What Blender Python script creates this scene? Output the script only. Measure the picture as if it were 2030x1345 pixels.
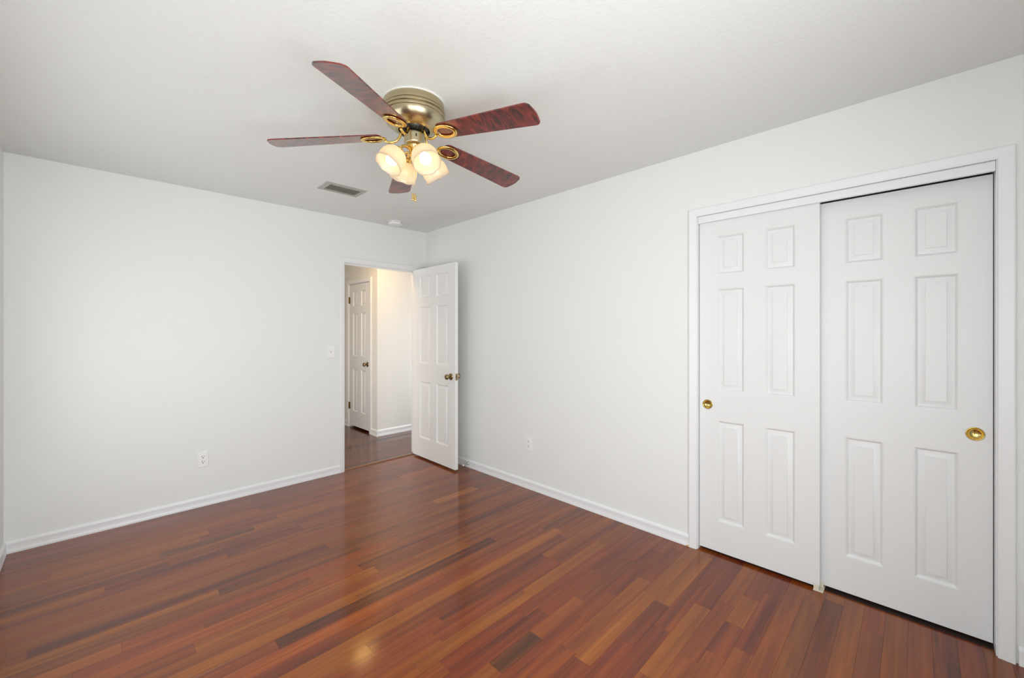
import bpy, bmesh, math, random
from mathutils import Vector, Matrix

for _o in list(bpy.data.objects):
    bpy.data.objects.remove(_o, do_unlink=True)
S = bpy.context.scene
COL = S.collection
PI = math.pi

# ------------------------------------------------------------------ camera
CAM = Vector((-2.5984, -3.8954, 1.3289))
YAW, FPX, SHV = 0.7942, 815.1144, -12.9871
cam = bpy.data.cameras.new('camera')
cam.sensor_fit = 'HORIZONTAL'
cam.sensor_width = 36.0
cam.lens = 36.0 * FPX / 2030.0
cam.shift_y = SHV / 2030.0
cam.clip_start = 0.02
cam_ob = bpy.data.objects.new('camera', cam)
COL.objects.link(cam_ob)
cam_ob.location = CAM
cam_ob.rotation_euler = (PI / 2, 0, -YAW)
S.camera = cam_ob

# ------------------------------------------------------------------ world, window light, exposure
W = bpy.data.worlds.new('sky')
S.world = W
W.use_nodes = True
W.node_tree.nodes['Background'].inputs[0].default_value = (0.80, 0.90, 1.0, 1)
W.node_tree.nodes['Background'].inputs[1].default_value = 0.8

S.view_settings.view_transform = 'Standard'
S.view_settings.look = 'None'
S.view_settings.gamma = 1.0
S.view_settings.use_curve_mapping = False
S.view_settings.exposure = 0.19


def window_light(name, loc, rot, sx, sy, power, col, spread=180):
    d = bpy.data.lights.new(name, 'AREA')
    d.shape = 'RECTANGLE'
    d.size, d.size_y = sx, sy
    d.energy = power
    d.color = col
    d.spread = math.radians(spread)
    o = bpy.data.objects.new(name, d)
    COL.objects.link(o)
    o.location = loc
    o.rotation_euler = rot


# daylight in the windows: front wall behind the camera, far left wall; near left and hallway ends are added fill
FW = (-2.75, -1.45, 0.55, 1.80)      # front window x0 x1 z0 z1
LW = (-2.40, -0.60, 0.60, 1.80)      # far left window y0 y1 z0 z1
LN = (-4.35, -3.10, 0.60, 1.95)      # near left window, added for fill light
HW = (0.19, 0.97, 0.25, 1.80)        # windows added at both hallway ends for fill, y0 y1 z0 z1
DAY = (0.965, 0.985, 0.985)
window_light('daylight_front', ((FW[0] + FW[1]) / 2, -4.535, (FW[2] + FW[3]) / 2), (PI / 2, 0, 0), FW[1] - FW[0], FW[3] - FW[2], 47, DAY, 160)
window_light('daylight_left', (-3.061, (LW[0] + LW[1]) / 2, (LW[2] + LW[3]) / 2), (PI / 2, 0, -PI / 2), LW[1] - LW[0], LW[3] - LW[2], 13, DAY)
window_light('fill_left_near', (-3.061, (LN[0] + LN[1]) / 2, (LN[2] + LN[3]) / 2), (PI / 2, 0, -PI / 2), LN[1] - LN[0], LN[3] - LN[2], 20.5, DAY)  # added lamp to brighten the closet side of the room
window_light('fill_hall_right', (1.385, (HW[0] + HW[1]) / 2, (HW[2] + HW[3]) / 2), (PI / 2, 0, PI / 2), HW[1] - HW[0], HW[3] - HW[2], 16, (1.0, 0.97, 0.93))  # added lamp brightening the hall wall that faces the doorway
window_light('fill_hall_left', (-1.685, (HW[0] + HW[1]) / 2, (HW[2] + HW[3]) / 2), (PI / 2, 0, -PI / 2), HW[1] - HW[0], HW[3] - HW[2], 13, (1.0, 0.96, 0.90))  # added lamp brightening the hall door side

# ------------------------------------------------------------------ helpers


def mat(name, col, rough=0.5, metal=0.0, spec=0.5, coat=0.0, coat_rough=0.05, bump=None, emit=None):
    m = bpy.data.materials.new(name)
    m.use_nodes = True
    nt = m.node_tree
    b = nt.nodes['Principled BSDF']
    b.inputs['Base Color'].default_value = (*col, 1)
    b.inputs['Roughness'].default_value = rough
    b.inputs['Metallic'].default_value = metal
    b.inputs['Specular IOR Level'].default_value = spec
    b.inputs['Coat Weight'].default_value = coat
    b.inputs['Coat Roughness'].default_value = coat_rough
    if emit:
        b.inputs['Emission Color'].default_value = (*emit[0], 1)
        b.inputs['Emission Strength'].default_value = emit[1]
    if bump:
        scale, strength, dist, detail = bump[:4]
        tc = nt.nodes.new('ShaderNodeTexCoord')
        mp = nt.nodes.new('ShaderNodeMapping')
        if len(bump) > 4:
            mp.inputs['Scale'].default_value = bump[4]
        nz = nt.nodes.new('ShaderNodeTexNoise')
        nz.inputs['Scale'].default_value = scale
        nz.inputs['Detail'].default_value = detail
        bp = nt.nodes.new('ShaderNodeBump')
        bp.inputs['Strength'].default_value = strength
        bp.inputs['Distance'].default_value = dist
        nt.links.new(tc.outputs['Object'], mp.inputs['Vector'])
        nt.links.new(mp.outputs['Vector'], nz.inputs['Vector'])
        nt.links.new(nz.outputs['Fac'], bp.inputs['Height'])
        nt.links.new(bp.outputs['Normal'], b.inputs['Normal'])
    return m


M = {}
M['wall'] = mat('wall_paint', (0.83, 0.845, 0.83), 0.55, spec=0.3, bump=(90, 0.10, 0.002, 4))
M['hall_wall'] = mat('hall_paint', (0.80, 0.785, 0.75), 0.6, spec=0.3)
M['trim'] = mat('trim_paint', (0.84, 0.85, 0.86), 0.32, spec=0.45)
M['door'] = mat('door_paint', (0.80, 0.81, 0.81), 0.38, spec=0.45, bump=(60, 0.10, 0.0008, 5, (1, 1, 0.08)))
M['plastic'] = mat('white_plastic', (0.89, 0.90, 0.89), 0.35)
M['dark'] = mat('dark_slot', (0.015, 0.015, 0.015), 0.6)
M['grille'] = mat('grille_enamel', (0.44, 0.44, 0.41), 0.4, spec=0.4)
M['slat'] = mat('slat_enamel', (0.55, 0.52, 0.46), 0.45)
M['duct'] = mat('duct_dark', (0.02, 0.018, 0.015), 0.8)
M['brass'] = mat('polished_brass', (0.83, 0.60, 0.20), 0.16, metal=1.0)
M['pull_brass'] = mat('pull_brass', (0.52, 0.39, 0.14), 0.12, metal=1.0)
M['antique'] = mat('antique_brass', (0.36, 0.28, 0.15), 0.22, metal=1.0)
M['housing'] = mat('brushed_nickel_brass', (0.50, 0.43, 0.28), 0.28, metal=1.0, bump=(40, 0.05, 0.001, 2, (1, 1, 30)))
M['flywheel'] = mat('black_iron', (0.012, 0.010, 0.009), 0.3)
M['ring_white'] = mat('flaking_white_rim', (0.78, 0.77, 0.72), 0.5)
M['chrome'] = mat('chrome', (0.62, 0.62, 0.60), 0.2, metal=1.0)
M['cream'] = mat('cream_plastic', (0.76, 0.70, 0.56), 0.45)
M['unlit_floor'] = mat('closet_floor_in_shade', (0.03, 0.012, 0.009), 0.9)  # near-black colour stands in for the unlit gap below the closet doors
M['door_white'] = mat('bright_door_paint', (0.88, 0.88, 0.87), 0.35, spec=0.45)
M['raw'] = mat('raw_wood', (0.62, 0.42, 0.20), 0.7)
M['threshold'] = mat('threshold_wood', (0.20, 0.075, 0.028), 0.28, coat=0.3, bump=(30, 0.15, 0.001, 4, (0.05, 1, 1)))


def ceiling_material():
    m = mat('ceiling_paint', (0.825, 0.845, 0.825), 0.75, spec=0.2)
    nt = m.node_tree
    b = nt.nodes['Principled BSDF']
    tc = nt.nodes.new('ShaderNodeTexCoord')
    vo = nt.nodes.new('ShaderNodeTexNoise')
    vo.inputs['Scale'].default_value = 55
    vo.inputs['Detail'].default_value = 5
    vo.inputs['Roughness'].default_value = 0.6
    ramp = nt.nodes.new('ShaderNodeMapRange')
    ramp.inputs['From Min'].default_value = 0.46
    ramp.inputs['From Max'].default_value = 0.60
    bp = nt.nodes.new('ShaderNodeBump')
    bp.inputs['Strength'].default_value = 0.16
    bp.inputs['Distance'].default_value = 0.004
    nt.links.new(tc.outputs['Object'], vo.inputs['Vector'])
    nt.links.new(vo.outputs['Fac'], ramp.inputs['Value'])
    nt.links.new(ramp.outputs[0], bp.inputs['Height'])
    nt.links.new(bp.outputs['Normal'], b.inputs['Normal'])
    return m


M['ceiling'] = ceiling_material()


def wood_floor_material(name, tint=0.93):
    """per-plank tone comes from the face attribute 'plank' (r tone, g offset, b hue)"""
    m = bpy.data.materials.new(name)
    m.use_nodes = True
    nt = m.node_tree
    N, L = nt.nodes, nt.links
    b = N['Principled BSDF']
    at = N.new('ShaderNodeAttribute')
    at.attribute_name = 'plank'
    sp = N.new('ShaderNodeSeparateColor')
    L.new(at.outputs['Color'], sp.inputs[0])
    tc = N.new('ShaderNodeTexCoord')
    # grain coordinates: stretched along x, shifted plank by plank
    cmb = N.new('ShaderNodeCombineXYZ')
    mul = N.new('ShaderNodeMath'); mul.operation = 'MULTIPLY'; mul.inputs[1].default_value = 37.0
    L.new(sp.outputs[1], mul.inputs[0])
    L.new(mul.outputs[0], cmb.inputs[0])
    L.new(mul.outputs[0], cmb.inputs[2])
    add = N.new('ShaderNodeVectorMath'); add.operation = 'ADD'
    L.new(tc.outputs['Object'], add.inputs[0])
    L.new(cmb.outputs[0], add.inputs[1])

    def grain(scale, sc, detail, dist=0.0):
        mp = N.new('ShaderNodeMapping')
        mp.inputs['Scale'].default_value = sc
        L.new(add.outputs[0], mp.inputs['Vector'])
        nz = N.new('ShaderNodeTexNoise')
        nz.inputs['Scale'].default_value = scale
        nz.inputs['Detail'].default_value = detail
        nz.inputs['Distortion'].default_value = dist
        L.new(mp.outputs[0], nz.inputs['Vector'])
        return nz.outputs['Fac']
    g1 = grain(1.0, (1.1, 26, 1), 4, 0.6)      # broad streaks
    g2 = grain(1.0, (5, 190, 1), 3)            # fine pores
    ramp = N.new('ShaderNodeValToRGB')
    e = ramp.color_ramp.elements
    e[0].position, e[0].color = 0.0, (0.055, 0.020, 0.011, 1)
    e[1].position, e[1].color = 1.0, (0.400, 0.130, 0.036, 1)
    for pos, c in ((0.25, (0.125, 0.034, 0.017, 1)), (0.5, (0.215, 0.057, 0.023, 1)), (0.75, (0.290, 0.083, 0.027, 1))):
        k = e.new(pos); k.color = c

    def math_(op, a, bb):
        n = N.new('ShaderNodeMath'); n.operation = op
        for i, v in enumerate((a, bb)):
            if isinstance(v, (int, float)):
                n.inputs[i].default_value = v
            else:
                L.new(v, n.inputs[i])
        return n.outputs[0]
    t = math_('ADD', sp.outputs[0], math_('MULTIPLY', math_('SUBTRACT', g1, 0.5), 0.95))
    t = math_('ADD', t, math_('MULTIPLY', math_('SUBTRACT', g2, 0.5), 0.38))
    L.new(t, ramp.inputs[0])
    hsv = N.new('ShaderNodeHueSaturation')
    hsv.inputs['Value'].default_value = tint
    hsv.inputs['Saturation'].default_value = 1.06
    hue = math_('ADD', 0.502, math_('MULTIPLY', math_('SUBTRACT', sp.outputs[2], 0.5), 0.016))
    L.new(hue, hsv.inputs['Hue'])
    L.new(ramp.outputs[0], hsv.inputs['Color'])
    L.new(hsv.outputs[0], b.inputs['Base Color'])
    b.inputs['Roughness'].default_value = 0.30
    b.inputs['Specular IOR Level'].default_value = 0.05
    b.inputs['Coat Weight'].default_value = 0.85
    b.inputs['Coat Roughness'].default_value = 0.125
    b.inputs['Coat IOR'].default_value = 1.46
    bp = N.new('ShaderNodeBump')
    bp.inputs['Strength'].default_value = 0.05
    bp.inputs['Distance'].default_value = 0.001
    L.new(g2, bp.inputs['Height'])
    L.new(bp.outputs['Normal'], b.inputs['Normal'])
    return m


M['floor'] = wood_floor_material('red_hardwood')
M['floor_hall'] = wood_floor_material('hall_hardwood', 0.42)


def blade_material():
    m = mat('cherry_blade', (0.2, 0.03, 0.02), 0.30, spec=0.5, coat=0.9, coat_rough=0.22)
    nt = m.node_tree
    N, L = nt.nodes, nt.links
    b = N['Principled BSDF']
    tc = N.new('ShaderNodeTexCoord')
    mp = N.new('ShaderNodeMapping'); mp.inputs['Scale'].default_value = (7.5, 2.4, 1)
    wv = N.new('ShaderNodeTexNoise')
    wv.inputs['Scale'].default_value = 2.6
    wv.inputs['Detail'].default_value = 5
    wv.inputs['Distortion'].default_value = 2.6
    ramp = N.new('ShaderNodeValToRGB')
    e = ramp.color_ramp.elements
    e[0].position, e[0].color = 0.34, (0.022, 0.004, 0.005, 1)
    e[1].position, e[1].color = 0.72, (0.285, 0.035, 0.018, 1)
    k = e.new(0.52); k.color = (0.135, 0.014, 0.011, 1)
    L.new(tc.outputs['Object'], mp.inputs[0]); L.new(mp.outputs[0], wv.inputs['Vector'])
    L.new(wv.outputs['Fac'], ramp.inputs[0]); L.new(ramp.outputs[0], b.inputs['Base Color'])
    return m


M['blade'] = blade_material()


def shade_material():
    m = bpy.data.materials.new('frosted_glass')
    m.use_nodes = True
    nt = m.node_tree
    N, L = nt.nodes, nt.links
    N.remove(N['Principled BSDF'])
    out = N['Material Output']
    tr = N.new('ShaderNodeBsdfTranslucent'); tr.inputs[0].default_value = (0.92, 0.84, 0.70, 1)
    df = N.new('ShaderNodeBsdfDiffuse'); df.inputs[0].default_value = (0.58, 0.54, 0.48, 1)
    gl = N.new('ShaderNodeBsdfGlossy'); gl.inputs['Roughness'].default_value = 0.25
    a = N.new('ShaderNodeMixShader'); a.inputs[0].default_value = 0.45
    c = N.new('ShaderNodeMixShader'); c.inputs[0].default_value = 0.05
    L.new(tr.outputs[0], a.inputs[1]); L.new(df.outputs[0], a.inputs[2])
    L.new(a.outputs[0], c.inputs[1]); L.new(gl.outputs[0], c.inputs[2])
    L.new(c.outputs[0], out.inputs[0])
    return m


M['shade'] = shade_material()
M['bulb'] = mat('lit_bulb', (1, 0.9, 0.75), 0.4, emit=((1.0, 0.82, 0.56), 8.0))
M['hall_glass'] = mat('lit_hall_glass', (1, 0.9, 0.7), 0.4, emit=((1.0, 0.62, 0.22), 26.0))


def pane_material():
    m = bpy.data.materials.new('window_glass')
    m.use_nodes = True
    nt = m.node_tree
    N, L = nt.nodes, nt.links
    N.remove(N['Principled BSDF'])
    t = N.new('ShaderNodeBsdfTransparent')
    g = N.new('ShaderNodeBsdfGlossy'); g.inputs['Roughness'].default_value = 0.02
    mx = N.new('ShaderNodeMixShader'); mx.inputs[0].default_value = 0.06
    L.new(t.outputs[0], mx.inputs[1]); L.new(g.outputs[0], mx.inputs[2])
    L.new(mx.outputs[0], N['Material Output'].inputs[0])
    return m


M['pane'] = pane_material()


def obj(name, bm, m, parent=None, smooth=False, sub=0, angle=None):
    bmesh.ops.remove_doubles(bm, verts=bm.verts, dist=1e-6)
    bmesh.ops.recalc_face_normals(bm, faces=bm.faces)
    me = bpy.data.meshes.new(name)
    if angle is not None:
        for ed in bm.edges:
            if len(ed.link_faces) == 2 and ed.calc_face_angle(0) > angle:
                ed.smooth = False
    for f in bm.faces:
        f.smooth = smooth or angle is not None
    bm.to_mesh(me)
    bm.free()
    ms = m if isinstance(m, (list, tuple)) else [m]
    for k in ms:
        me.materials.append(M[k] if isinstance(k, str) else k)
    o = bpy.data.objects.new(name, me)
    COL.objects.link(o)
    if parent:
        o.parent = parent
    if sub:
        md = o.modifiers.new('sub', 'SUBSURF'); md.levels = md.render_levels = sub
    return o


def tag(o, label, cat, group=None, kind=None):
    o['label'] = label
    o['category'] = cat
    if group:
        o['group'] = group
    if kind:
        o['kind'] = kind
    return o


def struct(o, label, cat):
    return tag(o, label, cat, kind='structure')


def empty(name, loc, rz=0.0):
    o = bpy.data.objects.new(name, None)
    COL.objects.link(o)
    o.location = loc
    o.rotation_euler = (0, 0, rz)
    o.empty_display_size = 0.05
    return o


def quad(bm, pts):
    return bm.faces.new([bm.verts.new(p) for p in pts])


def box(bm, x0, x1, y0, y1, z0, z1):
    x0, x1 = min(x0, x1), max(x0, x1); y0, y1 = min(y0, y1), max(y0, y1)
    v = [bm.verts.new(p) for p in ((x0, y0, z0), (x1, y0, z0), (x1, y1, z0), (x0, y1, z0), (x0, y0, z1), (x1, y0, z1), (x1, y1, z1), (x0, y1, z1))]
    for f in ((3, 2, 1, 0), (4, 5, 6, 7), (0, 1, 5, 4), (1, 2, 6, 5), (2, 3, 7, 6), (3, 0, 4, 7)):
        bm.faces.new([v[i] for i in f])
    return v


def bevel_box(bm, x0, x1, y0, y1, z0, z1, r=0.002, seg=2):
    b2 = bmesh.new()
    box(b2, x0, x1, y0, y1, z0, z1)
    bmesh.ops.bevel(b2, geom=list(b2.edges), offset=r, segments=seg, profile=0.5, affect='EDGES')
    merge(bm, b2)


def merge(bm, b2, mtx=None):
    mp = {}
    for v in b2.verts:
        mp[v] = bm.verts.new(mtx @ v.co if mtx else v.co)
    for f in b2.faces:
        try:
            nf = bm.faces.new([mp[v] for v in f.verts])
            nf.material_index = f.material_index
        except ValueError:
            pass
    b2.free()


def xform(bm, mtx):
    for v in bm.verts:
        v.co = mtx @ v.co
    return bm


def lathe(bm, prof, n=48, mtx=None, cap0=True, cap1=True, mod=None):
    """prof: list of (r, z); revolve round z"""
    rings = []
    for j, (r, z) in enumerate(prof):
        if r < 1e-6:
            p = Vector((0, 0, z)); rings.append([bm.verts.new(mtx @ p if mtx else p)])
            continue
        ring = []
        for i in range(n):
            a = 2 * PI * i / n
            rr, zz = (mod(r, z, a, j) if mod else (r, z))
            p = Vector((rr * math.cos(a), rr * math.sin(a), zz))
            ring.append(bm.verts.new(mtx @ p if mtx else p))
        rings.append(ring)
    for a, b in zip(rings, rings[1:]):
        for i in range(n):
            k = (i + 1) % n
            if len(a) == 1 and len(b) == 1:
                continue
            if len(a) == 1:
                bm.faces.new((a[0], b[i], b[k]))
            elif len(b) == 1:
                bm.faces.new((a[i], a[k], b[0]))
            else:
                bm.faces.new((a[i], a[k], b[k], b[i]))
    if cap0 and len(rings[0]) > 1:
        bm.faces.new(rings[0][::-1])
    if cap1 and len(rings[-1]) > 1:
        bm.faces.new(rings[-1])


def tube(bm, pts, r, n=10, caps=True):
    pts = [Vector(p) for p in pts]
    rad = r if isinstance(r, (list, tuple)) else [r] * len(pts)
    rings = []
    t0 = (pts[1] - pts[0]).normalized()
    up = Vector((0, 0, 1)) if abs(t0.z) < 0.9 else Vector((1, 0, 0))
    u = t0.cross(up).normalized()
    for i, p in enumerate(pts):
        t = (pts[min(i + 1, len(pts) - 1)] - pts[max(i - 1, 0)]).normalized()
        u = (u - t * u.dot(t)).normalized()
        w = t.cross(u)
        rings.append([bm.verts.new(p + (u * math.cos(2 * PI * k / n) + w * math.sin(2 * PI * k / n)) * rad[i]) for k in range(n)])
    for a, b in zip(rings, rings[1:]):
        for k in range(n):
            q = (k + 1) % n
            bm.faces.new((a[k], a[q], b[q], b[k]))
    if caps:
        bm.faces.new(rings[0][::-1]); bm.faces.new(rings[-1])


def spline(ctrl, n=8):
    P = [Vector(p) for p in ctrl]
    P = [P[0] * 2 - P[1]] + P + [P[-1] * 2 - P[-2]]
    out = []
    for i in range(1, len(P) - 2):
        for k in range(n):
            t = k / n
            a, b, c, d = P[i - 1], P[i], P[i + 1], P[i + 2]
            out.append(0.5 * ((2 * b) + (c - a) * t + (2 * a - 5 * b + 4 * c - d) * t * t + (3 * b - a - 3 * c + d) * t ** 3))
    out.append(P[-2])
    return out


def prism(bm, poly, axis, a0, a1, put):
    """extrude 2-D polygon (p, q); put(p, q, s) -> xyz"""
    A = [bm.verts.new(put(p, q, a0)) for p, q in poly]
    B = [bm.verts.new(put(p, q, a1)) for p, q in poly]
    n = len(poly)
    for i in range(n):
        k = (i + 1) % n
        bm.faces.new((A[i], A[k], B[k], B[i]))
    bm.faces.new(A[::-1]); bm.faces.new(B)


def slab(bm, us, zs, holes, t0, t1, put):
    """wall slab over the grid us x zs with rectangular holes (u0,u1,z0,z1); put(u, z, t) -> xyz"""
    us = sorted(set(us + [h[i] for h in holes for i in (0, 1)]))
    zs = sorted(set(zs + [h[i] for h in holes for i in (2, 3)]))

    def solid(i, j):
        if i < 0 or j < 0 or i >= len(us) - 1 or j >= len(zs) - 1:
            return False
        cu, cz = (us[i] + us[i + 1]) / 2, (zs[j] + zs[j + 1]) / 2
        return not any(h[0] < cu < h[1] and h[2] < cz < h[3] for h in holes)
    for i in range(len(us) - 1):
        for j in range(len(zs) - 1):
            if not solid(i, j):
                continue
            u0, u1, z0, z1 = us[i], us[i + 1], zs[j], zs[j + 1]
            for t in (t0, t1):
                quad(bm, [put(u0, z0, t), put(u1, z0, t), put(u1, z1, t), put(u0, z1, t)])
            for (di, dj, a, b) in ((-1, 0, (u0, z0), (u0, z1)), (1, 0, (u1, z0), (u1, z1)), (0, -1, (u0, z0), (u1, z0)), (0, 1, (u0, z1), (u1, z1))):
                if not solid(i + di, j + dj):
                    quad(bm, [put(*a, t0), put(*b, t0), put(*b, t1), put(*a, t1)])


TOP = 9.0


def ceil_z(x):
    return 2.44 + 0.0097 * x


def fit_top(bm):
    """wall tops follow the slightly sloping ceiling"""
    for v in bm.verts:
        if v.co.z > 5:
            v.co.z = ceil_z(min(max(v.co.x, -2.976), 0.0))


# ------------------------------------------------------------------ room shell
XL, YF = -2.976, -4.45                # left wall face, front wall face (behind the camera)
DX0, DX1, DZ = -0.917, -0.113, 1.998  # bedroom doorway clear opening in the back wall
CY0, CY1, CZ = -4.130, -2.941, 2.038  # closet opening (y) and its height
WT = 0.115

# floors: one mesh each, every plank a face with its own tone
PW = 0.075


def planked(name, x0, x1, y0, y1, fixed, seed, m, label, y_off=0.03, cut=None):
    rnd = random.Random(seed)
    bm = bmesh.new()
    lay = bm.faces.layers.float_vector.new('tmp')
    k0 = math.floor((y_off - y1) / PW)
    k1 = math.ceil((y_off - y0) / PW)
    for k in range(k0, k1 + 1):
        ya, yb = max(y_off - PW * (k + 1), y0), min(y_off - PW * k, y1)
        if yb - ya < 0.001:
            continue
        cuts = fixed.get(k)
        spans = []
        if cuts:
            # list of (x_start, tone, hue) sorted by x
            for i, (xs, tone, hue) in enumerate(cuts):
                tone = .52 + (tone - .5) * (.72 if tone > .2 else .95)
                xe = cuts[i + 1][0] if i + 1 < len(cuts) else x1
                spans.append((max(xs, x0), min(xe, x1), tone, hue))
        else:
            x = x0 - rnd.random() * 0.8
            while x < x1:
                ln = rnd.choice((0.45, 0.7, 0.9, 1.1, 1.4, 1.7, 2.0)) * (0.9 + 0.2 * rnd.random())
                tone = min(max(rnd.gauss(0.52, 0.11), 0.18), 0.80)
                spans.append((max(x, x0), min(x + ln, x1), tone, rnd.random()))
                x += ln
        for xa, xb, tone, hue in spans:
            if xb - xa < 0.002:
                continue
            g, d = 0.0004, 0.0006
            top = [(xa + g, ya + g), (xb - g, ya + g), (xb - g, yb - g), (xa + g, yb - g)]
            bot = [(xa, ya), (xb, ya), (xb, yb), (xa, yb)]
            T = [bm.verts.new((p[0], p[1], 0)) for p in top]
            B = [bm.verts.new((p[0], p[1], -d)) for p in bot]
            val = (tone, rnd.random(), hue)
            f = bm.faces.new(T); f[lay] = val
            for i in range(4):
                q = (i + 1) % 4
                f = bm.faces.new((B[i], B[q], T[q], T[i])); f[lay] = (tone * 0.8, val[1], hue)
    vals = [f[lay].copy() for f in bm.faces]
    me = bpy.data.meshes.new(name)
    bm.to_mesh(me); bm.free()
    at = me.color_attributes.new('plank', 'FLOAT_COLOR', 'CORNER') if False else me.attributes.new('plank', 'FLOAT_COLOR', 'FACE')
    for i, v in enumerate(vals):
        at.data[i].color = (v[0], v[1], v[2], 1)
    me.materials.append(M[m])
    o = bpy.data.objects.new(name, me)
    COL.objects.link(o)
    # sub-floor so the boards have depth
    return struct(o, label, 'floor')


D_, R_, O_, T_ = 0.14, 0.42, 0.78, 0.62   # dark, red, orange, tan
FIXED = {
    17: [(-3.1, .45, .5), (-2.79, .20, .3), (-1.58, .52, .5), (-0.7, .45, .4)],
    23: [(-3.1, .40, .4), (-2.30, .74, .7), (-1.485, .42, .5), (-0.55, .50, .4)],
    25: [(-3.1, .55, .4), (-2.55, .80, .8), (-1.672, .68, .8), (-0.95, .48, .4)],
    26: [(-3.1, .46, .4), (-2.05, .19, .4), (-0.80, .40, .2), (-.3, .5, .5)],
    29: [(-3.1, .5, .5), (-2.4, .58, .8), (-1.613, .74, .7), (-0.398, .35, .2)],
    30: [(-3.1, .46, .4), (-2.35, .64, .8), (-1.785, .30, .3), (-1.2, .34, .3), (-0.45, .50, .4)],
    31: [(-3.1, .5, .6), (-2.1, .50, .2), (-1.472, .32, .3), (-0.72, .62, .7)],
    32: [(-3.1, .5, .5), (-2.0, .55, .4), (-1.55, .44, .1), (-0.716, .30, .2), (-0.40, .42, .2)],
    33: [(-3.1, .5, .5), (-1.7, .66, .8), (-1.05, .72, .8), (-0.35, .60, .7)],
    34: [(-3.1, .5, .5), (-1.62, .40, .1), (-1.18, .46, .1), (-0.42, .40, .1)],
    35: [(-3.1, .5, .5), (-1.7, .36, .1), (-1.10, .44, .1), (-0.64, .28, .3)],
    36: [(-3.1, .5, .5), (-2.0, .64, .7), (-1.484, .13, .9), (-1.237, .60, .5), (-0.9, .30, .5), (-0.4, .40, .2)],
    37: [(-3.1, .5, .5), (-1.6, .46, .2), (-1.0, .50, .3), (-0.754, .36, .1), (-0.2, .44, .1)],
    38: [(-3.1, .5, .5), (-1.5, .50, .3), (-1.2, .62, .6), (-0.521, .38, .1), (-0.1, .42, .2)],
    39: [(-3.1, .5, .5), (-1.8, .34, .2), (-1.215, .76, .7), (-0.62, .72, .7), (-0.25, .70, .7)],
    40: [(-3.1, .5, .5), (-1.4, .40, .1), (-1.0, .26, .2), (-0.645, .66, .7), (-0.05, .62, .7)],
    41: [(-3.1, .5, .5), (-1.5, .36, .1), (-0.81, .46, .2), (-0.36, .34, .1), (0.02, .40, .2)],
    42: [(-3.1, .5, .5), (-1.1, .74, .8), (-0.529, .30, .1), (-0.06, .32, .1)],
    43: [(-3.1, .5, .5), (-0.9, .52, .4), (-0.43, .62, .5), (0.0, .54, .4)],
    44: [(-3.1, .5, .5), (-0.8, .40, .2), (-0.56, .62, .7), (-0.30, .44, .2)],
    45: [(-3.1, .5, .5), (-0.7, .34, .1), (-0.2, .36, .1)],
}
planked('floor', -3.09, 0.0400, -4.56, 0.035, FIXED, 11, 'floor', 'glossy red brown hardwood plank floor of the bedroom')
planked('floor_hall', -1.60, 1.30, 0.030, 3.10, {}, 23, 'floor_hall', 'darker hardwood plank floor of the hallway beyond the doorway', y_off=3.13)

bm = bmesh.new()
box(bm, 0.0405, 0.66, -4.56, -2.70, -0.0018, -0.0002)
struct(obj('floor_closet', bm, 'unlit_floor'), 'closet floor under the sliding doors, its shade painted in as a dark tone', 'floor')
bm = bmesh.new()
box(bm, -3.10, 1.42, -4.57, 3.21, -0.06, -0.002)
struct(obj('floor_slab', bm, 'dark'), 'dark slab beneath the hardwood floors', 'floor')

# ceiling (slightly out of level, like the photo)
bm = bmesh.new()
v = box(bm, XL - WT, WT, YF - WT, WT, 2.0, 2.1)
for q in v:
    q.co.z = ceil_z(q.co.x) + (0.08 if q.co.z > 2.05 else 0)
struct(obj('ceiling', bm, 'ceiling'), 'pale grey textured bedroom ceiling', 'ceiling')
bm = bmesh.new()
box(bm, -1.60, 1.42, WT, 3.21, 2.44, 2.52)
struct(obj('ceiling_hall', bm, 'hall_wall'), 'hallway ceiling beyond the bedroom doorway', 'ceiling')

JT = 0.019  # jamb thickness
bm = bmesh.new()
slab(bm, [XL - WT, WT], [0.0, TOP], [(DX0 - JT, DX1 + JT, -1, DZ + JT)], 0.0, WT, lambda u, z, t: (u, t, z))
fit_top(bm)
struct(obj('wall_back', bm, 'wall'), 'plain white wall with the open doorway to the hall', 'wall')
bm = bmesh.new()
slab(bm, [YF - WT, 0.0], [0.0, TOP], [(CY0 - JT, CY1 + JT, -1, CZ + JT - 0.004)], 0.0, WT, lambda u, z, t: (t, u, z))
fit_top(bm)
struct(obj('wall_right', bm, 'wall'), 'white wall holding the sliding closet doors', 'wall')
bm = bmesh.new()
slab(bm, [YF - WT, 0.0], [0.0, TOP], [LW, LN], 0.0, WT, lambda u, z, t: (XL - t, u, z))
fit_top(bm)
struct(obj('wall_left', bm, 'wall'), 'white wall seen edge on at the left border of the photo', 'wall')
bm = bmesh.new()
slab(bm, [XL, 0.0], [0.0, TOP], [(FW[0], FW[1], FW[2], FW[3])], 0.0, WT, lambda u, z, t: (u, YF - t, z))
fit_top(bm)
struct(obj('wall_front', bm, 'wall'), 'white wall behind the camera with a window', 'wall')

# closet box behind the sliding doors
bm = bmesh.new()
box(bm, 0.66, 0.72, -4.40, -2.70, 0, 2.44)
box(bm, WT, 0.66, -4.40, -4.34, 0, 2.44)
box(bm, WT, 0.66, -2.76, -2.70, 0, 2.44)
box(bm, WT, 0.72, -4.40, -2.70, 2.44, 2.48)
struct(obj('wall_closet', bm, 'wall'), 'inner walls of the closet hidden behind the sliding doors', 'wall')

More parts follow.
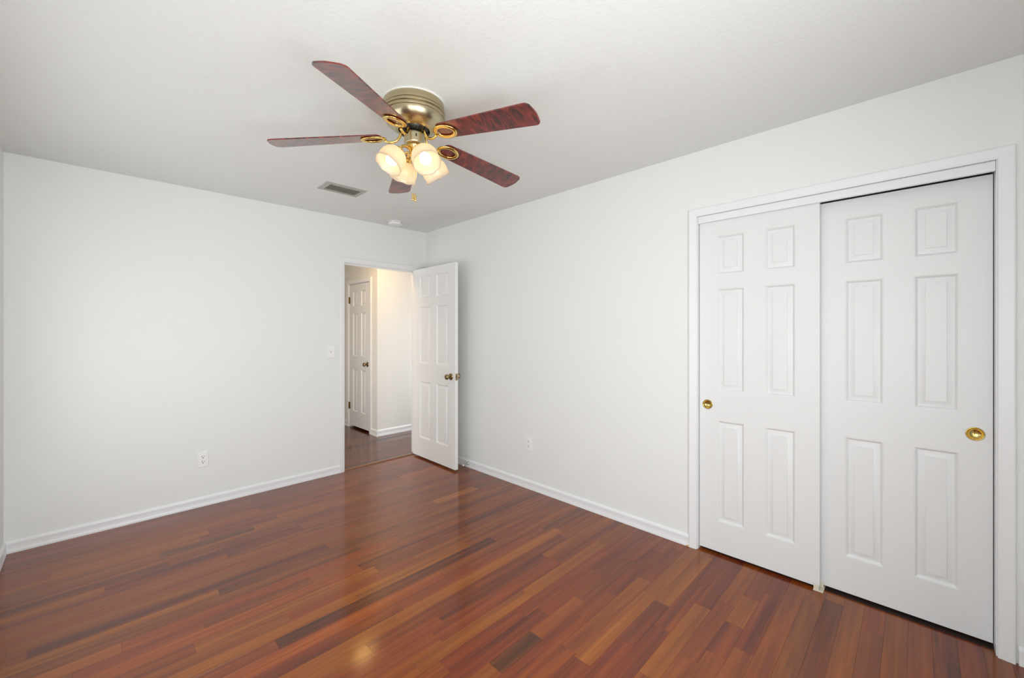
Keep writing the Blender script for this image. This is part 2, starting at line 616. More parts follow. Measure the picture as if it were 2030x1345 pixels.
# hallway walls
HX, HY = -0.061, 1.007
HD0, HD1, HDZ = 1.218, 1.826, 2.000   # hall door clear opening along y
bm = bmesh.new()
slab(bm, [HY, 3.10], [0, 2.44], [(HD0 - JT, HD1 + JT, -1, HDZ + JT)], 0, WT, lambda u, z, t: (HX + t, u, z))
struct(obj('wall_hall', bm, 'hall_wall'), 'hallway wall that holds the narrow panel door', 'wall')
bm = bmesh.new()
box(bm, HX + WT, 1.30, HY, HY + WT, 0, 2.44)
struct(obj('wall_hall_end', bm, 'hall_wall'), 'white hallway wall facing the bedroom doorway', 'wall')
bm = bmesh.new()
slab(bm, [WT, HY + WT], [0, 2.44], [HW], 0, WT, lambda u, z, t: (1.30 + t, u, z))
struct(obj('wall_hall_right', bm, 'hall_wall'), 'right end wall of the hallway hidden behind the open door', 'wall')
bm = bmesh.new()
box(bm, -1.60, 0.72, 3.10, 3.21, 0, 2.44)
struct(obj('wall_hall_far', bm, 'hall_wall'), 'far wall of the hallway, out of sight', 'wall')
bm = bmesh.new()
slab(bm, [WT, 3.21], [0, 2.44], [HW], 0, WT, lambda u, z, t: (-1.60 - t, u, z))
struct(obj('wall_hall_left', bm, 'hall_wall'), 'left wall of the hallway, out of sight', 'wall')
bm = bmesh.new()
box(bm, 0.60, 0.72, HY + WT, 3.10, 0, 2.44)
box(bm, HX + WT, 0.60, HY + WT + 0.02, 3.10, 2.40, 2.44)
struct(obj('wall_hall_closet', bm, 'hall_wall'), 'back of the closed room behind the narrow hallway door', 'wall')

# ------------------------------------------------------------------ windows (out of view, some added for fill light)


def window(name, put, u0, u1, z0, z1, label):
    t_ = bmesh.new()
    for (a, b, c, d) in ((u0, u0 + .045, z0, z1), (u1 - .045, u1, z0, z1), (u0 + .045, u1 - .045, z0, z0 + .045), (u0 + .045, u1 - .045, z1 - .045, z1), (u0 + .045, u1 - .045, (z0 + z1) / 2 - .02, (z0 + z1) / 2 + .02)):
        p, q = put(a, c, 0.03), put(b, d, 0.08)
        box(t_, p[0], q[0], p[1], q[1], min(p[2], q[2]), max(p[2], q[2]))
    o = struct(obj(name, t_, 'trim'), label, 'window')
    t_ = bmesh.new()
    p, q = put(u0 + .04, z0 + .04, 0.052), put(u1 - .04, z1 - .04, 0.056)
    box(t_, p[0], q[0], p[1], q[1], p[2], q[2])
    obj('pane', t_, 'pane', o)


window('window_1', lambda u, z, t: (u, YF - t, z), *FW, 'white framed window in the wall behind the camera')
window('window_2', lambda u, z, t: (XL - t, u, z), *LW, 'white framed window in the left wall nearer the hall doorway, out of frame')
window('fill_window_3', lambda u, z, t: (XL - t, u, z), *LN, 'white framed window added in the left wall beside the camera for fill light, out of frame')
window('fill_window_4', lambda u, z, t: (1.30 + t, u, z), *HW, 'tall white framed window added at the right end of the hallway for fill light, out of sight')
window('fill_window_5', lambda u, z, t: (-1.60 - t, u, z), *HW, 'tall white framed window added at the left end of the hallway for fill light, out of sight')

# ------------------------------------------------------------------ baseboards
BASE = [(0, 0), (.0145, 0), (.0148, .008), (.0138, .014), (.0120, .020), (.0108, .028), (.0104, .038), (.0107, .048), (.0114, .054), (.0110, .060), (.0085, .066), (.0045, .071), (.0020, .073), (0, .073)]


def baseboard(name, a0, a1, put, label, m='trim', scale=1.0):
    bm = bmesh.new()
    prism(bm, [(p * scale, q * scale) for p, q in BASE], 0, a0, a1, put)
    return struct(obj(name, bm, m, angle=0.6), label, 'baseboard')


baseboard('baseboard_back', XL, -0.962, lambda p, q, s: (s, -p, q), 'white baseboard along the wall left of the open doorway')
bbr = baseboard('baseboard_right', -2.8925, 0.0, lambda p, q, s: (-p, s, q), 'white baseboard between the open door and the closet')
baseboard('baseboard_right_near', YF, -4.188, lambda p, q, s: (-p, s, q), 'short white baseboard right of the closet casing')
baseboard('baseboard_left', YF, 0.0, lambda p, q, s: (XL + p, s, q), 'white baseboard at the left border of the photo')
baseboard('baseboard_front', XL, 0.0, lambda p, q, s: (s, YF + p, q), 'white baseboard behind the camera')
baseboard('baseboard_hall', HX - .001, 1.30, lambda p, q, s: (s, HY - p, q), 'white baseboard under the bright hallway wall', scale=1.12)
baseboard('baseboard_hall_side', HY - .015, 1.158, lambda p, q, s: (HX - p, s, q), 'short white baseboard beside the hallway door', scale=1.12)
baseboard('baseboard_hall_far', 1.886, 3.10, lambda p, q, s: (HX - p, s, q), 'white baseboard beyond the hallway door', scale=1.12)
# bare wood where the paint broke off the baseboard end
bm = bmesh.new()
tube(bm, [(-0.0135, -2.8925 + .000, .004), (-0.0150, -2.884, .005), (-0.0135, -2.874, .003)], [.0065, .006, .002], 8)
for q in bm.verts:
    q.co.z = max(q.co.z, 0.0003)
o = obj('chipped_end', bm, 'raw', bbr)
o['label'] = 'bare tan wood where the baseboard paint is chipped'

# ------------------------------------------------------------------ casings


def casing(name, put, u0, u1, zt, w, label, m='trim', jamb=None, right=True):
    """mitred casing round an opening; put(u, z, n): n out of the wall. jamb=(depth) lines the opening"""
    prof = [(0, .0005), (0, .010), (.003, .0115), (.010, .0120), (w * .62, .0150), (w - .006, .0165), (w - .001, .0150), (w, .012), (w, .0005)]
    bm = bmesh.new()
    path = []
    # each station: function of profile offset d -> (u, z)
    stations = [lambda d: (u0 - d, 0.0), lambda d: (u0 - d, zt + d), lambda d: (u1 + d, zt + d), lambda d: (u1 + d, 0.0)]
    rows = []
    for st in stations:
        rows.append([bm.verts.new(put(*st(d), n)) for d, n in prof])
    n = len(prof)
    for a, b in zip(rows, rows[1:]):
        for i in range(n):
            k = (i + 1) % n
            bm.faces.new((a[i], a[k], b[k], b[i]))
    bm.faces.new(rows[0]); bm.faces.new(rows[-1][::-1])
    return struct(obj(name, bm, m), label, 'door casing')


bp = lambda u, z, n: (u, -n, z)
t1 = casing('trim_1', bp, DX0 - .004, DX1 + .004, DZ + .004, .046, 'white casing around the open bedroom doorway')


def jamb(parent, put, u0, u1, zt, d0, d1, stop=None, m='trim'):
    bm = bmesh.new()
    g = .0004
    for (a, b, c, d) in ((u0 - JT + g, u0, 0, zt + JT - g), (u1, u1 + JT - g, 0, zt + JT - g), (u0, u1, zt, zt + JT - g)):
        p, q = put(a, c, d0), put(b, d, d1)
        box(bm, p[0], q[0], p[1], q[1], min(p[2], q[2]), max(p[2], q[2]))
    if stop:
        s0, s1 = stop
        for (a, b, c, d) in ((u0, u0 + .010, 0, zt), (u1 - .010, u1, 0, zt), (u0 + .010, u1 - .010, zt - .010, zt)):
            p, q = put(a, c, s0), put(b, d, s1)
            box(bm, p[0], q[0], p[1], q[1], min(p[2], q[2]), max(p[2], q[2]))
    return obj('jamb', bm, m, parent)


jamb(t1, bp, DX0, DX1, DZ, -0.0005, -WT + .0005, (-.045, -.080))
# casing on the hall side of the same doorway
hp = lambda u, z, n: (u, WT + n, z)
casing('trim_2', hp, DX0 - .004, DX1 + .004, DZ + .004, .046, 'hall side of the white casing around the bedroom doorway')
# strike plate on the left jamb
bm = bmesh.new()
box(bm, DX0, DX0 + .0015, .012, .040, .875, .935)
obj('strike_plate', bm, 'antique', t1)

cp = lambda u, z, n: (-n, u, z)
t3 = casing('trim_3', cp, CY0 - .004, CY1 + .004, CZ, .047, 'white casing around the sliding closet doors')
jamb(t3, cp, CY0, CY1, CZ, -0.0005, -WT + .0005)
# fascia board that hides the sliding track
bm = bmesh.new()
bevel_box(bm, .001, .017, CY0 + .001, CY1 - .001, 1.995, CZ - .001, .0015, 1)
obj('track_fascia', bm, 'trim', t3)
bm = bmesh.new()
box(bm, .020, .100, CY0 + .002, CY1 - .002, 2.018, CZ - .001)
obj('track', bm, 'chrome', t3)

hd = lambda u, z, n: (HX - n, u, z)
t4 = casing('trim_4', hd, HD0 - .006, HD1 + .006, HDZ + .006, .056, 'white casing around the narrow hallway door')
jamb(t4, hd, HD0, HD1, HDZ, -0.0005, -WT + .0005, (-.042, -.070))

# threshold strip at the doorway
bm = bmesh.new()
pr = [(0.004, 0.0002), (0.008, .006), (0.018, .009), (0.042, .009), (0.052, .006), (0.058, 0.0002)]
prism(bm, pr, 0, DX0 + .0005, DX1 - .0005, lambda p, q, s: (s, p, q))
struct(obj('trim_5', bm, 'threshold', angle=0.7), 'raised wooden threshold strip on the floor of the open doorway', 'threshold')

# ------------------------------------------------------------------ six-panel doors


def panel_door(Wd, Hd, T, cols, rows, hole=None):
    """door leaf: u 0..Wd (x), thickness y 0..T (front face at y=0, facing -y), z 0..Hd"""
    bm = bmesh.new()
    us = [0] + [c for cc in cols for c in cc] + [Wd]
    zs = [0] + [c for cc in rows for c in cc] + [Hd]
    prof = [(0, 0), (.0006, .0014), (.0035, .0018), (.0044, .0030), (.0075, .0052), (.0105, .0104), (.0125, .0122), (.0155, .0122), (.0370, .0046), (.0374, .0014)]
    for side in (0, 1):
        def P(u, z, d):
            return (u, d if side == 0 else T - d, z)
        for i in range(len(us) - 1):
            for j in range(len(zs) - 1):
                u0, u1, z0, z1 = us[i], us[i + 1], zs[j], zs[j + 1]
                if i % 2 == 1 and j % 2 == 1:
                    loops = []
                    for o_, d in prof:
                        loops.append([P(u0 + o_, z0 + o_, d), P(u1 - o_, z0 + o_, d), P(u1 - o_, z1 - o_, d), P(u0 + o_, z1 - o_, d)])
                    for a, b in zip(loops, loops[1:]):
                        for k in range(4):
                            q = (k + 1) % 4
                            quad(bm, [a[k], a[q], b[q], b[k]])
                    quad(bm, loops[-1])
                elif side == 0 and hole and u0 < hole[0] < u1 and z0 < hole[1] < z1:
                    hu, hz_, hr = hole
                    angs = [2 * PI * k / 48 for k in range(48)] + [math.atan2(b - hz_, a - hu) % (2 * PI) for a in (u0, u1) for b in (z0, z1)]
                    angs.sort()
                    ci, ou = [], []
                    for a in angs:
                        c, s_ = math.cos(a), math.sin(a)
                        tt = min(((u1 - hu) / c if c > 1e-9 else (u0 - hu) / c if c < -1e-9 else 9), ((z1 - hz_) / s_ if s_ > 1e-9 else (z0 - hz_) / s_ if s_ < -1e-9 else 9))
                        ci.append((hu + hr * c, hz_ + hr * s_)); ou.append((hu + tt * c, hz_ + tt * s_))
                    for k in range(len(angs)):
                        q = (k + 1) % len(angs)
                        quad(bm, [P(*ci[k], 0), P(*ou[k], 0), P(*ou[q], 0), P(*ci[q], 0)])
                        quad(bm, [P(*ci[k], 0), P(*ci[q], 0), P(*ci[q], .016), P(*ci[k], .016)])
                else:
                    quad(bm, [P(u0, z0, 0), P(u1, z0, 0), P(u1, z1, 0), P(u0, z1, 0)])
    for i in range(len(us) - 1):
        for z in (0, Hd):
            quad(bm, [(us[i], 0, z), (us[i + 1], 0, z), (us[i + 1], T, z), (us[i], T, z)])
    for j in range(len(zs) - 1):
        for u in (0, Wd):
            quad(bm, [(u, 0, zs[j]), (u, 0, zs[j + 1]), (u, T, zs[j + 1]), (u, T, zs[j])])
    return bm


ROWS = [(.181, .785), (.964, 1.573), (1.659, 1.888)]
Z0, HD = .017, 1.981


def place(bm, origin, ang):
    return xform(bm, Matrix.Translation(origin) @ Matrix.Rotation(ang, 4, 'Z'))


# cup pull of the closet doors (disc facing -x in world)
def cup_pull(parent, x, y, z, r):
    bm = bmesh.new()
    prof = [(r, 0.0), (r, .0014), (r - .0012, .0024), (r - .0030, .0026), (r - .0046, .0016), (r - .0060, -.0010), (r * .66, -.0062), (r * .50, -.0086), (r * .30, -.0098), (0.0, -.0102)]
    mtx = Matrix.Translation((x, y, z)) @ Matrix.Rotation(-PI / 2, 4, 'Y')
    lathe(bm, prof, 48, mtx, cap0=False)
    return obj('finger_pull', bm, 'pull_brass', parent, angle=1.0)


def closet_door(name, xface, y_left, wd, pull_y, label):
    # leaf local u runs along -y in the world, front faces -x
    bm = panel_door(wd, HD, .034, [(.103, .247), (.352, .493)], ROWS, (y_left - pull_y, .892 - Z0, .0255))
    # map (u, d, z) -> (xface + d, y_left - u, Z0 + z), with a real recess drilled for the pull
    for v in bm.verts:
        u, d, z = v.co
        v.co = (xface + d, y_left - u, Z0 + z)
    o = struct(obj(name, bm, 'door', angle=0.5), label, 'door')
    cup_pull(o, xface - .0002, pull_y, .892, .0290)
    return o


# ---- hinged doors


def knob(parent, base, axis, m='antique', name='door_knob'):
    """round knob with rose; base = point on the door face, axis = outward unit vector"""
    axis = Vector(axis).normalized()
    mtx = Matrix.Translation(base) @ axis.to_track_quat('Z', 'Y').to_matrix().to_4x4()
    bm = bmesh.new()
    prof = [(.032, 0.0003), (.033, .003), (.030, .007), (.018, .010), (.012, .013), (.011, .026), (.014, .031), (.023, .037), (.027, .045), (.0265, .054), (.021, .060), (.010, .062), (0, .0615)]
    lathe(bm, prof, 40, mtx)
    return obj(name, bm, m, parent, angle=0.9)


closet_door('door_2', .020, CY1 - .003, .598, -2.991, 'white sliding closet door on the left, in front of the other')
closet_door('door_3', .060, -3.537, .590, -4.077, 'white sliding closet door on the right, set behind the other')

# bedroom door leaf, hinged at the right side of the doorway and swung into the room
ang = math.radians(-91.42)
hinge = Vector((-.1702, -.006, 0))
bmd = panel_door(.763, 1.982, .035, [(.130, .336), (.446, .651)], [(.200, .795), (.985, 1.582), (1.672, 1.900)])
mtx = Matrix.Translation(hinge + Vector((0, 0, .018))) @ Matrix.Rotation(ang, 4, 'Z')
# local +y after rotation points to +x (towards the wall), front face y=0 looks at the room
bmd = xform(bmd, mtx)
d1 = struct(obj('door_1', bmd, 'door_white', angle=0.5), 'white six panel bedroom door swung open against the corner', 'door')
R3 = Matrix.Rotation(ang, 4, 'Z')
outv = R3 @ Vector((0, -1, 0))
kz = .903
knob(d1, hinge + R3 @ Vector((.698, 0, kz)), outv)
knob(d1, hinge + R3 @ Vector((.698, .035, kz)), -outv)
bm = bmesh.new()
box(bm, 0, .0012, .005, .030, kz - .032, kz + .032)
tube(bm, [(0, .0175, kz), (.010, .0175, kz)], [.007, .006], 10)
xform(bm, Matrix.Translation(hinge + R3 @ Vector((.763, 0, 0))) @ R3)
obj('latch_plate', bm, 'antique', d1)
# hallway door
bmd = panel_door(HD1 - HD0 - .006, 1.966, .035, [(.105, .252), (.352, .498)], [(.205, .790), (.975, 1.568), (1.660, 1.868)])
for v in bmd.verts:
    u, d, z = v.co
    v.co = (HX + .004 + d, HD1 - .003 - u, .030 + z)
d4 = struct(obj('door_4', bmd, 'door', angle=0.5), 'narrow white panel door closed in the hallway', 'door')
knob(d4, Vector((HX + .004, HD0 + .062, .905)), (-1, 0, 0))
for hz in (.300, 1.780):
    bm = bmesh.new()
    box(bm, HX - .0005, HX + .0035, HD1 - .028, HD1 + .0005, hz - .045, hz + .045)
    lathe(bm, [(.0065, -.046), (.0065, .046), (.004, .050), (0, .052)], 12, Matrix.Translation((HX - .006, HD1, hz)))
    obj('hinge', bm, 'antique', d4)

# ------------------------------------------------------------------ wall plates


def plate_bm(w, h, t=.006):
    """plate in the xz plane, front at y=-t"""
    bm = bmesh.new()
    bevel_box(bm, -w / 2, w / 2, -t, -.0003, -h / 2, h / 2, .0028, 2)
    return bm


def screw(parent, x, y, z, rz_m):
    bm = bmesh.new()
    lathe(bm, [(.0033, 0), (.003, .0008), (0, .0012)], 16, Matrix.Translation((x, y, z)) @ Matrix.Rotation(PI / 2, 4, 'X'))
    return obj('screw', bm, rz_m, parent, smooth=True)


def outlet(loc, rz, label, group, w=.070, h=.117):
    t = tag(empty('power_outlet', loc, rz), label, 'power outlet', group)
    obj('cover_plate', plate_bm(w, h), 'plastic', t)
    for dz in (.0195, -.0195):
        bm = bmesh.new()
        # rounded receptacle face with flat top and bottom
        pts = []
        for i in range(36):
            a = 2 * PI * i / 36
            pts.append((.0172 * math.cos(a), max(-.0128, min(.0128, .0172 * math.sin(a)))))
        prism(bm, pts, 0, -.0058, -.0082, lambda p, q, s: (p, s, q + dz))
        r = obj('receptacle', bm, 'plastic', t)
        bm = bmesh.new()
        box(bm, -.0082, -.0050, -.0085, -.0078, dz + .0000, dz + .0090)
        obj('slot', bm, 'dark', r)
        bm = bmesh.new()
        box(bm, .0050, .0080, -.0085, -.0078, dz + .0015, dz + .0080)
        obj('slot', bm, 'dark', r)
        bm = bmesh.new()
        pts = [(.0036 * math.cos(PI + PI * i / 8), .0036 * math.sin(PI + PI * i / 8)) for i in range(9)] + [(.0036, .002), (-.0036, .002)]
        prism(bm, pts, 0, -.0078, -.0085, lambda p, q, s: (p, s, q + dz - .0065))
        obj('ground_hole', bm, 'dark', r)
    screw(t, 0, -.006, 0, 'plastic')
    return t


outlet((-2.0115, 0, .357), 0, 'white duplex outlet low on the wall left of the doorway', None)
outlet((0, -1.546, .381), -PI / 2, 'white duplex outlet low on the wall between open door and closet', None)

t = tag(empty('light_switch', (-1.0465, 0, 1.150)), 'white toggle light switch beside the open doorway', 'light switch')
obj('cover_plate', plate_bm(.072, .117), 'plastic', t)
bm = bmesh.new()
box(bm, -.0050, .0050, -.0066, -.0058, -.012, .012)
obj('toggle_slot', bm, 'slat', t)
bm = bmesh.new()
prism(bm, [(-.006, -.006), (-.006, .009), (-.018, .0125), (-.018, .0085)], 0, -.0038, .0038, lambda p, q, s: (s, p, q))
obj('toggle', bm, 'plastic', t)
screw(t, 0, -.006, .030, 'plastic')
screw(t, 0, -.006, -.030, 'plastic')

# ------------------------------------------------------------------ door stop on the baseboard
t = tag(empty('door_stop', (-.0098, -.757, .045)), 'small chrome door stop with white tip on the baseboard behind the open door', 'door stop')
ax = Vector((-.88, .10, -.16)).normalized()
q4 = ax.to_track_quat('Z', 'Y').to_matrix().to_4x4()
bm = bmesh.new()
lathe(bm, [(.013, 0), (.013, .003), (.011, .006), (.0095, .012), (.0065, .040), (.0052, .058)], 28, q4)
obj('cone', bm, 'chrome', t, angle=0.7)
bm = bmesh.new()
lathe(bm, [(.0055, .058), (.0075, .060), (.0080, .068), (.0065, .072), (0, .073)], 24, q4)
obj('rubber_tip', bm, 'plastic', t, smooth=True)

# ------------------------------------------------------------------ closet floor guide
t = tag(empty('floor_guide', (.012, -3.536, 0)), 'small cream plastic guide on the floor between the closet doors', 'door guide')
bm = bmesh.new()
bevel_box(bm, -.010, .080, -.022, .020, .0003, .0045, .001, 1)
obj('base', bm, 'cream', t)
bm = bmesh.new()
bevel_box(bm, -.0080, -.0030, -.004, .018, .004, .033, .001, 1)
obj('front_tab', bm, 'cream', t)
bm = bmesh.new()
bevel_box(bm, .0435, .0465, -.018, .016, .004, .030, .0008, 1)
obj('middle_fin', bm, 'cream', t)

# ------------------------------------------------------------------ ceiling vent
vx0, vx1, vy0, vy1 = -1.412, -1.103, -.853, -.654
zc = ceil_z((vx0 + vx1) / 2)
t = tag(empty('ceiling_vent', ((vx0 + vx1) / 2, (vy0 + vy1) / 2, zc)), 'rectangular grey metal air vent in the ceiling near the fan', 'air vent')
t.rotation_euler = (0, -math.atan(.0097), 0)
hw, hh = (vx1 - vx0) / 2, (vy1 - vy0) / 2
iw, ih = .118, .064
bm = bmesh.new()
outer = [(-hw, -hh), (hw, -hh), (hw, hh), (-hw, hh)]
mid = [(-hw + .004, -hh + .004), (hw - .004, -hh + .004), (hw - .004, hh - .004), (-hw + .004, hh - .004)]
inn = [(-iw - .005, -ih - .005), (iw + .005, -ih - .005), (iw + .005, ih + .005), (-iw - .005, ih + .005)]
inn2 = [(-iw, -ih), (iw, -ih), (iw, ih), (-iw, ih)]
lp = [(outer, -.0003), (mid, -.0045), (inn, -.0045), (inn2, -.0070), (inn2, -.0003)]
for (a, za), (b, zb) in zip(lp, lp[1:] + lp[:1]):
    for k in range(4):
        q = (k + 1) % 4
        quad(bm, [(*a[k], za), (*a[q], za), (*b[q], zb), (*b[k], zb)])
obj('frame', bm, 'grille', t)
bm = bmesh.new()
box(bm, -iw, iw, -ih, ih, -.0012, -.0003)
obj('duct_opening', bm, 'duct', t)
for i in range(5):
    y = -ih + .018 + i * (2 * ih - .026) / 4.4
    bm = bmesh.new()
    box(bm, -iw + .0005, iw - .0005, -.0028, .0028, -.0006, .0006)
    xform(bm, Matrix.Translation((0, y, -.0052)) @ Matrix.Rotation(math.radians(58), 4, 'X'))
    obj('slat', bm, 'slat', t)
for sx in (-1, 1):
    bm = bmesh.new()
    lathe(bm, [(.0045, 0), (.004, -.0014), (0, -.002)], 16, Matrix.Translation((sx * (hw - .016), 0, -.0045)))
    obj('screw', bm, 'slat', t, smooth=True)

# ------------------------------------------------------------------ smoke detector
sx_, sy_ = -.487, -.182
t = tag(empty('smoke_detector', (sx_, sy_, ceil_z(sx_) + .0005)), 'round white smoke detector on the ceiling near the corner above the door', 'smoke detector')
bm = bmesh.new()
lathe(bm, [(.068, 0), (.068, -.008), (.064, -.010)], 48)
obj('base', bm, 'plastic', t, angle=0.6)
bm = bmesh.new()
lathe(bm, [(.066, -.010), (.067, -.013), (.066, -.024), (.060, -.031), (.045, -.035), (0, -.036)], 48)
smoke_cover = obj('cover', bm, 'plastic', t, angle=0.8)
for i in range(18):
    if i % 3 == 2:
        continue
    a = 2 * PI * i / 18
    bm = bmesh.new()
    b2 = bmesh.new()
    box(b2, .0655, .0674, -.008, .008, -.0125, -.0100)
    merge(bm, b2, Matrix.Rotation(a, 4, 'Z'))
    obj('vent_slot', bm, 'dark', smoke_cover)

# ------------------------------------------------------------------ ceiling fan
FX, FY = -1.5205, -2.1795
ZC = ceil_z(FX)
fan = tag(empty('ceiling_fan', (FX, FY, ZC)), 'flush mount ceiling fan with five cherry blades and four lit glass shades', 'ceiling fan')
rel = lambda z: z - ZC       # world height to fan local

bm = bmesh.new()
rr = random.Random(5)
chips = [rr.uniform(-.0012, .0012) for _ in range(96)]
lathe(bm, [(.1415, .0015), (.1445, .0005), (.1440, -.0055), (.1380, -.0060)], 96, mod=lambda r, z, a, j: (r + chips[int(a / (2 * PI) * 96) % 96] * (1 if j in (1, 2) else 0), z))
obj('mounting_ring', bm, 'ring_white', fan)
bm = bmesh.new()
lathe(bm, [(.1385, -.004), (.1415, -.008), (.1425, -.030), (.1415, -.036), (.1385, -.0375), (.1385, -.039), (.1440, -.0405), (.1465, -.046), (.1445, -.052), (.1400, -.0535), (.1400, -.055), (.1440, -.0565), (.1470, -.063), (.1445, -.070), (.1400, -.0715), (.1395, -.078), (.1300, -.098), (.1150, -.112), (.0980, -.124), (.0860, -.1305), (.0790, -.1320), (.0740, -.1310), (.0720, -.1200)], 72, cap1=False)
obj('motor_housing', bm, 'housing', fan, angle=0.9)
bm = bmesh.new()
lathe(bm, [(.072, -.118), (.070, -.126), (.064, -.134), (.046, -.139), (.0, -.140)], 48)
for i in range(10):
    a = 2 * PI * i / 10
    b2 = bmesh.new()
    box(b2, .044, .068, -.004, .004, -.142, -.132)
    merge(bm, b2, Matrix.Rotation(a, 4, 'Z'))
obj('flywheel', bm, 'flywheel', fan, angle=0.6)

# blades
B0, RT, ZRING, ZTIP, RRING = 283.8, .652, 2.244, 2.197, .19
DELTA = {0: .5, 1: 1.3, 2: -1.8, 3: .3, 4: .6}
PITCH = math.radians(-11)


def blade_outline():
    r0, r1 = .150, RT
    w0, w1 = .050, .0665
    pts = []
    # root end (rounded)
    for i in range(13):
        a = PI / 2 + PI * i / 12
        pts.append((r0 + .030 + .030 * math.cos(a), w0 * math.sin(a)))
    # lower side to tip corner
    c = .026
    for i in range(9):
        a = -PI / 2 + (PI / 2) * i / 8
        pts.append((r1 - c + c * math.cos(a), -w1 + c + c * math.sin(a)))
    for i in range(1, 6):   # slightly convex end
        t_ = i / 6
        pts.append((r1 + .006 * math.sin(PI * t_), -w1 + c + (2 * w1 - 2 * c) * t_))
    for i in range(9):
        a = (PI / 2) * i / 8
        pts.append((r1 - c + c * math.cos(a), w1 - c + c * math.sin(a)))
    return pts


BL = blade_outline()
droop = math.atan((ZRING - ZTIP) / (RT - RRING))
for k in range(5):
    ang = math.radians(B0 + 72 * k + DELTA[k])
    # local frame: x outward, bend down, pitched round its own axis
    base = Matrix.Rotation(ang, 4, 'Z')
    mt = base @ Matrix.Translation((RRING, 0, rel(ZRING) + .006)) @ Matrix.Rotation(droop, 4, 'Y') @ Matrix.Rotation(PITCH, 4, 'X') @ Matrix.Translation((-RRING, 0, 0))
    bm = bmesh.new()
    prism(bm, BL, 0, 0.0, .0055, lambda p, q, s: (p, q, s))
    bl = obj('fan_blade', bm, 'blade', fan)
    bl.matrix_local = mt
    # bracket: S arm from the flywheel to an oval ring screwed under the blade
    bm = bmesh.new()
    inv = mt.inverted()
    hubp = [base @ Vector(p) for p in ((.052, 0, rel(2.288)), (.060, 0, rel(2.284)), (.068, 0, rel(2.264)), (.084, .002, rel(2.243)), (.110, .002, rel(2.234)), (.138, 0, rel(2.240)))]
    ctrl = [inv @ p for p in hubp]
    tube(bm, spline(ctrl, 7), .0062, 12)
    # oval ring (flat bottomed torus)
    cx_, ra, rb = RRING, .051, .037
    n1, n2 = 48, 10
    rings = []
    for i in range(n1):
        a = 2 * PI * i / n1
        nx, ny = math.cos(a) / ra, math.sin(a) / rb
        l_ = math.hypot(nx, ny); nx, ny = nx / l_, ny / l_
        ring = []
        for j in range(n2):
            b_ = 2 * PI * j / n2
            d_, h_ = .0105 * math.cos(b_), .0050 * math.sin(b_)
            ring.append(bm.verts.new((cx_ + ra * math.cos(a) + nx * d_, rb * math.sin(a) + ny * d_, -.0050 + h_)))
        rings.append(ring)
    for i in range(n1):
        A_, B_ = rings[i], rings[(i + 1) % n1]
        for j in range(n2):
            q = (j + 1) % n2
            bm.faces.new((A_[j], A_[q], B_[q], B_[j]))
    obj('blade_bracket', bm, 'brass', bl, smooth=True)

# switch housing and light fitter
bm = bmesh.new()
lathe(bm, [(.036, rel(2.290)), (.044, rel(2.283)), (.0480, rel(2.279)), (.0488, rel(2.272)), (.0478, rel(2.266)), (.0478, rel(2.236)), (.0465, rel(2.229)), (.040, rel(2.224)), (.030, rel(2.221))], 48)
sw = obj('switch_housing', bm, 'housing', fan, angle=0.8)
bm = bmesh.new()
a = math.atan2(CAM.y - FY, CAM.x - FX)
box(bm, .0470, .0490, -.003, .003, rel(2.250), rel(2.264))
xform(bm, Matrix.Rotation(a + .18, 4, 'Z'))
obj('reverse_switch', bm, 'dark', sw)
bm = bmesh.new()
lathe(bm, [(.034, rel(2.226)), (.033, rel(2.214)), (.024, rel(2.204)), (.020, rel(2.196)), (.026, rel(2.190)), (.0285, rel(2.180)), (.024, rel(2.172)), (.016, rel(2.168)), (.019, rel(2.163)), (.017, rel(2.157)), (.009, rel(2.152)), (0, rel(2.151))], 40)
obj('light_fitter', bm, 'brass', fan, angle=0.9)

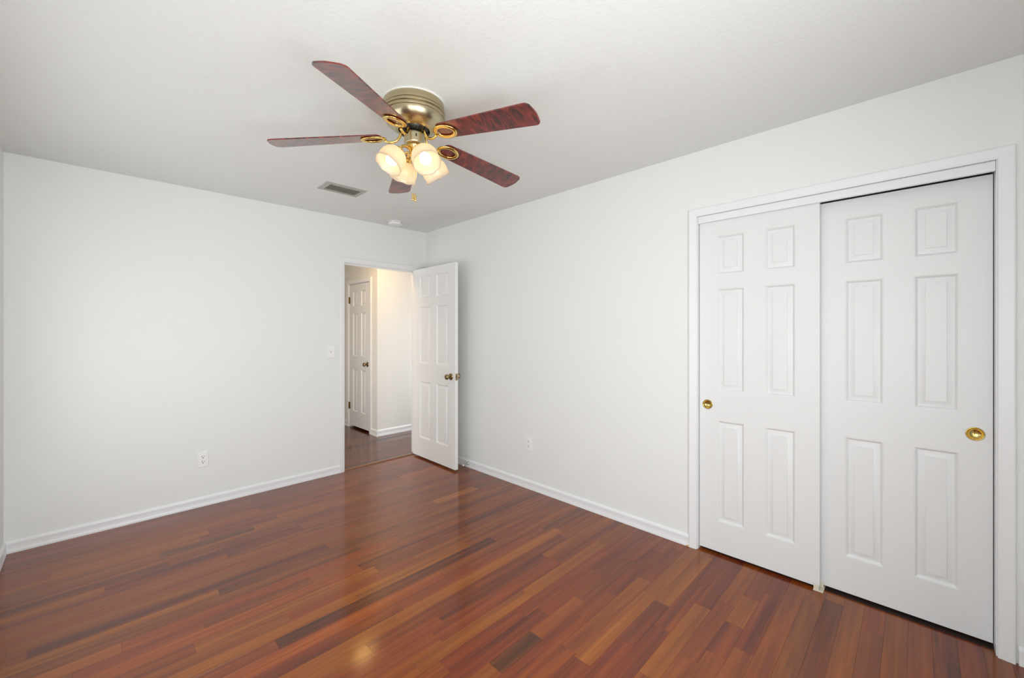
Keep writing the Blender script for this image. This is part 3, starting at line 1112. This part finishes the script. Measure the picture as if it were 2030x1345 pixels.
# four lamp arms with frosted tulip shades
rx, ry = math.cos(YAW), -math.sin(YAW)
fx, fy = math.sin(YAW), math.cos(YAW)
lat, dep = -.085, -.070
SH_IN = [(.0150, .0), (.029, .0030), (.044, .012), (.055, .028), (.0600, .046), (.0605, .060), (.0592, .072), (.0592, .080), (.0608, .087), (.0630, .092)]
TILT = math.radians(34)
for k in range(4):
    wx, wy = lat * rx + dep * fx, lat * ry + dep * fy
    az = math.atan2(wy, wx)
    base = Matrix.Rotation(az, 4, 'Z')
    neck = Vector((.080, 0, rel(2.175)))
    mt = base @ Matrix.Translation(neck) @ Matrix.Rotation(PI - TILT, 4, 'Y')   # +z runs down and outward
    bm = bmesh.new()
    tube(bm, spline([base @ Vector(p) for p in ((.018, 0, rel(2.198)), (.036, 0, rel(2.207)), (.058, 0, rel(2.207)), (.072, 0, rel(2.188)))], 6), .0060, 12)
    lathe(bm, [(.012, -.018), (.019, -.014), (.0205, .002), (.0190, .010)], 28, mt)
    arm = obj('lamp_arm', bm, 'brass', fan, angle=0.9)
    bm = bmesh.new()
    nl = 8

    def scal(r, z, a, j, nl=nl):
        f = max(0.0, (z - .070) / .028)
        return r * (1 + .014 * f * math.cos(nl * a)), z + .0016 * f * math.cos(nl * a)
    outer_ = [(r + .0022, z - .0006) for r, z in SH_IN]
    prof = outer_ + [(SH_IN[-1][0] + .0015, SH_IN[-1][1] + .0016)] + SH_IN[::-1]
    lathe(bm, prof, 64, None, cap0=False, cap1=False, mod=scal)
    sh = obj('lamp_shade', bm, 'shade', fan, smooth=True)
    sh.matrix_local = mt
    bm = bmesh.new()
    lathe(bm, [(.0, .006), (.012, .008), (.013, .022), (.016, .030), (.0235, .042), (.0270, .054), (.0262, .066), (.020, .076), (.010, .082), (0, .0835)], 32)
    bu = obj('bulb', bm, 'bulb', fan, smooth=True)
    bu.matrix_local = mt
    lat, dep = -dep, lat       # quarter turn

# pull chains
for k, (l_, d_, zb) in enumerate(((.001, -.034, 1.966), (.011, -.030, 1.962))):
    px, py = l_ * rx + d_ * fx, l_ * ry + d_ * fy
    bm = bmesh.new()
    tube(bm, [(px, py, rel(2.226)), (px, py, rel(zb + .018))], .0008, 6)
    n_ = 60
    z_ = rel(2.222)
    while z_ > rel(zb + .018):
        lathe(bm, [(0, .0014), (.0012, .0007), (.0012, -.0007), (0, -.0014)], 6, Matrix.Translation((px, py, z_)))
        z_ -= .0050
    ch = obj('pull_chain', bm, 'shade', fan, smooth=True)
    bm = bmesh.new()
    lathe(bm, [(.0018, .020), (.0042, .014), (.0050, .004), (.0046, -.006), (.0052, -.010), (.0050, -.014), (0, -.0145)], 20, Matrix.Translation((px, py, rel(zb))))
    obj('chain_pendant', bm, 'brass', ch, smooth=True)

# ------------------------------------------------------------------ hallway ceiling light (its glow shows on the hall walls and in the floor)
t = tag(empty('hall_ceiling_light', (-.41, .53, 2.44)), 'lit round flush ceiling lamp in the hallway beyond the doorway', 'ceiling light')
bm = bmesh.new()
lathe(bm, [(.165, -.0002), (.170, -.008), (.165, -.018), (.150, -.020)], 48)
obj('base', bm, 'brass', t, angle=0.8)
bm = bmesh.new()
lathe(bm, [(.150, -.018), (.155, -.030), (.146, -.055), (.115, -.078), (.062, -.092), (0, -.097)], 48)
obj('glass_dome', bm, 'hall_glass', t, smooth=True)
